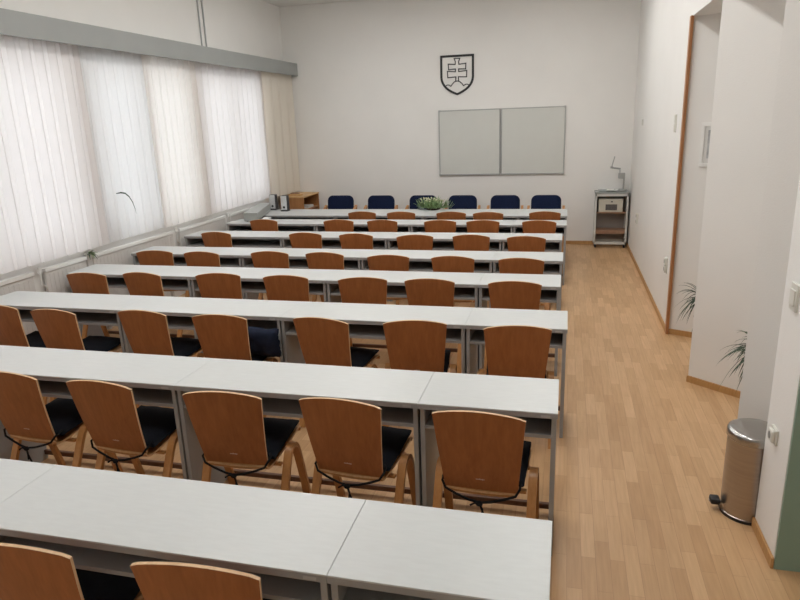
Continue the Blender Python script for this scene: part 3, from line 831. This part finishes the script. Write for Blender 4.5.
arc = [Vector(p) - L0 for p in [(-4.715, 5.98, 1.04), (-4.69, 5.94, 1.20), (-4.66, 5.91, 1.32), (-4.60, 5.91, 1.385), (-4.54, 5.93, 1.395), (-4.51, 5.96, 1.385), (-4.505, 6.01, 1.345), (-4.505, 6.055, 1.28), (-4.505, 6.08, 1.21), (-4.505, 6.09, 1.14)]]
leaf_path(b, arc, .016, 'leaf')
for k in range(7): blade(b, (0, 0, .11), rnd.uniform(1.2, 5.1), rnd.uniform(.08, .12), rnd.uniform(.2, .4), rnd.uniform(.1, .3), .012, 'leaf', 8)
b.build('foliage', t, True, angle=180)
t = thing('small_radiator_plant', 'small green plant in a white pot at the gap between two radiators', 'plant', (XL + .052, 5.39, 0))
b = MB(); b.box((-.045, -.035, .70), (.005, .035, .80), 'rad', .003); b.build('bracket', t)
b = MB(); b.lathe([(.025, .80), (.03, .802), (.036, .85), (.03, .85)], 'potw', c=(-.006, 0, 0), n=20); b.build('pot', t, True)
b = MB()
for k in range(14): blade(b, (-.006, 0, .845), rnd.uniform(-1.9, 1.9), rnd.uniform(.06, .13), rnd.uniform(.03, .10), rnd.uniform(.05, .12), .022, 'leafb' if k % 3 else 'leaf', 6)
b.build('foliage', t, True, angle=180)

# ------------------------------------------------------------------ bin, sockets, picture
t = thing('pedal_bin', 'round stainless steel pedal bin by the right-hand wall', 'bin', (.972, 3.285, 0))
b = MB(); b.lathe([(.122, .0), (.128, .004), (.128, .018), (.124, .020), (.124, .425), (.128, .43)], 'steel', n=56); b.build('body', t, True, angle=40)
b = MB(); b.lathe([(.129, 0), (.1295, .016), (.126, .016), (.122, .018)], 'rubber', n=56); b.build('base_ring', t, True, angle=40)
b = MB(); b.lathe([(.1285, .430), (.131, .433), (.131, .462), (.127, .471), (.115, .477), (.06, .485), (.01, .487)], 'steellid', n=56); b.build('lid', t, True, angle=40)
b = MB(); b.box((-.18, -.012, .034), (-.11, .012, .042), 'steel', .002, Matrix.Rotation(math.radians(-5), 3, 'Z'), Vector((0, 0, 0)))
b.box((-.178, -.030, .036), (-.130, .030, .068), 'rubber', .010); b.build('pedal', t, True, angle=40)
b = MB(); b.box((.118, -.03, .415), (.142, .03, .46), 'rubber', .004); b.build('hinge', t)

def wall_socket(y, z, w, h, lb, kind='socket', holes=1):
    t = thing('wall_socket' if kind == 'socket' else 'light_switch', lb, kind, (XR, y, z))
    b = MB(); b.box((-.012, -w / 2, -h / 2), (0, w / 2, h / 2), 'socketplate', .003); b.build('plate', t)
    for k in range(holes):
        zz = (k - (holes - 1) / 2) * h / max(1, holes)
        b = MB()
        if kind == 'socket':
            b.box((-.028, -w * .40, zz - w * .40), (-.011, w * .40, zz + w * .40), 'socketplate', .008)
            b.tube([(-.0285, 0, zz), (-.027, 0, zz)], w * .24, 'hole', 18)
            b.build('outlet', t)
        else:
            b.box((-.018, -w * .36, zz - .034), (-.011, w * .36, zz + .034), 'socketplate', .003); b.build('rocker', t)
wall_socket(6.64, 1.915, .085, .16, 'cream double switch plate high on the right wall by the wooden trim', 'switch', 2)
wall_socket(9.44, 1.895, .08, .085, 'small cream plate high on the right wall above the trolley', 'switch', 1)
wall_socket(6.52, .597, .085, .15, 'cream double socket low on the right wall by the wooden trim', 'socket', 2)
wall_socket(9.29, .63, .085, .15, 'cream double socket low on the right wall near the trolley', 'socket', 2)
wall_socket(3.02, .576, .075, .075, 'cream single socket above the steel bin\'s right side', 'socket', 1)
wall_socket(3.0, 1.24, .08, .12, 'cream switch at the right edge of the photo above the low socket', 'switch', 1)

ang = math.atan2(d.y if False else -.101, .218)
t = thing('framed_picture', 'white framed grey picture on the recess wall, half hidden by the pier', 'picture', (0, 0, 0))
dd = Vector((.218, -.101, 0)).normalized()
pp = Vector((p0.x, p0.y, 0)) + dd * .145
t.location = (pp.x, pp.y, 1.555); t.rotation_euler = (0, 0, ang)
pw, pH = .36, .365
b = MB()
for a, c in (((0, -.022, 0), (pw, -.001, .028)), ((0, -.022, pH - .028), (pw, -.001, pH)), ((0, -.022, .028), (.028, -.001, pH - .028)), ((pw - .028, -.022, .028), (pw, -.001, pH - .028))): b.box(a, c, 'white', .002)
b.build('frame', t)
b = MB(); b.box((.026, -.012, .026), (pw - .026, -.004, pH - .026), 'paper'); b.build('mat_board', t)
b = MB(); b.box((.055, -.0135, .07), (pw - .055, -.0118, pH - .06), 'photo'); b.build('print', t)

# ------------------------------------------------------------------ added fill lamps (unseen fittings above the frame that brighten the room)
FILL_STRENGTH = 16.5
M['fillglow'] = emit_mat('fill_lamp_diffuser', (1.0, .99, .968), FILL_STRENGTH)
pl = None
for k, (x, y) in enumerate([(x, y) for y in (2.0, 4.2, 6.3, 8.4) for x in (-2.7, -.25)]):
    if pl is None:
        pl = t = thing('fill_lamp', '', 'ceiling lamp')
        b = MB(); b.box((-.15, -.62, -.05), (.15, .62, 0), 'white', .006); b.build('housing', t)
        b = MB(); b.box((-.135, -.60, -.062), (.135, .60, -.048), 'fillglow'); b.build('diffuser', t)
    else: t = copy_tree(pl)
    t.location = (x, y, ZC - .001)
    t['label'] = 'long white fill lamp, added unseen above the desks'; t['group'] = 'added fill lamps above the desks'
# ------------------------------------------------------------------ daylight
wd = bpy.data.worlds.new('overcast'); S.world = wd; wd.use_nodes = True
nt = wd.node_tree; nt.nodes.clear()
o = nt.nodes.new('ShaderNodeOutputWorld'); bg = nt.nodes.new('ShaderNodeBackground')
bg.inputs[0].default_value = (.93, .955, 1.0, 1); bg.inputs[1].default_value = 2.25
nt.links.new(bg.outputs[0], o.inputs[0])
# ------------------------------------------------------------------ camera
yaw, pitch, roll = .2543, .2715, -.0353
f = Vector((-math.sin(yaw) * math.cos(pitch), math.cos(yaw) * math.cos(pitch), -math.sin(pitch)))
r = Vector((math.cos(yaw), math.sin(yaw), 0)); u = r.cross(f)
c, s_ = math.cos(roll), math.sin(roll)
r2 = r * c + u * s_; u2 = -r * s_ + u * c
cam = bpy.data.cameras.new('camera'); co = bpy.data.objects.new('camera', cam); COL.objects.link(co)
cam.sensor_width = 36; cam.lens = 645.1 / 800 * 36; cam.clip_start = .05
mw = Matrix.Identity(4)
for i in range(3): mw[i][0] = r2[i]; mw[i][1] = u2[i]; mw[i][2] = -f[i]
mw[0][3], mw[1][3], mw[2][3] = 0, 0, 2.0292
co.matrix_world = mw
S.camera = co
S.view_settings.view_transform = 'Standard'; S.view_settings.look = 'None'; S.view_settings.gamma = 1; S.view_settings.use_curve_mapping = False
S.view_settings.exposure = 0.48
S.cycles.max_bounces = 12; S.cycles.diffuse_bounces = 8; S.cycles.glossy_bounces = 4; S.cycles.transparent_max_bounces = 8
S.cycles.sample_clamp_indirect = 8
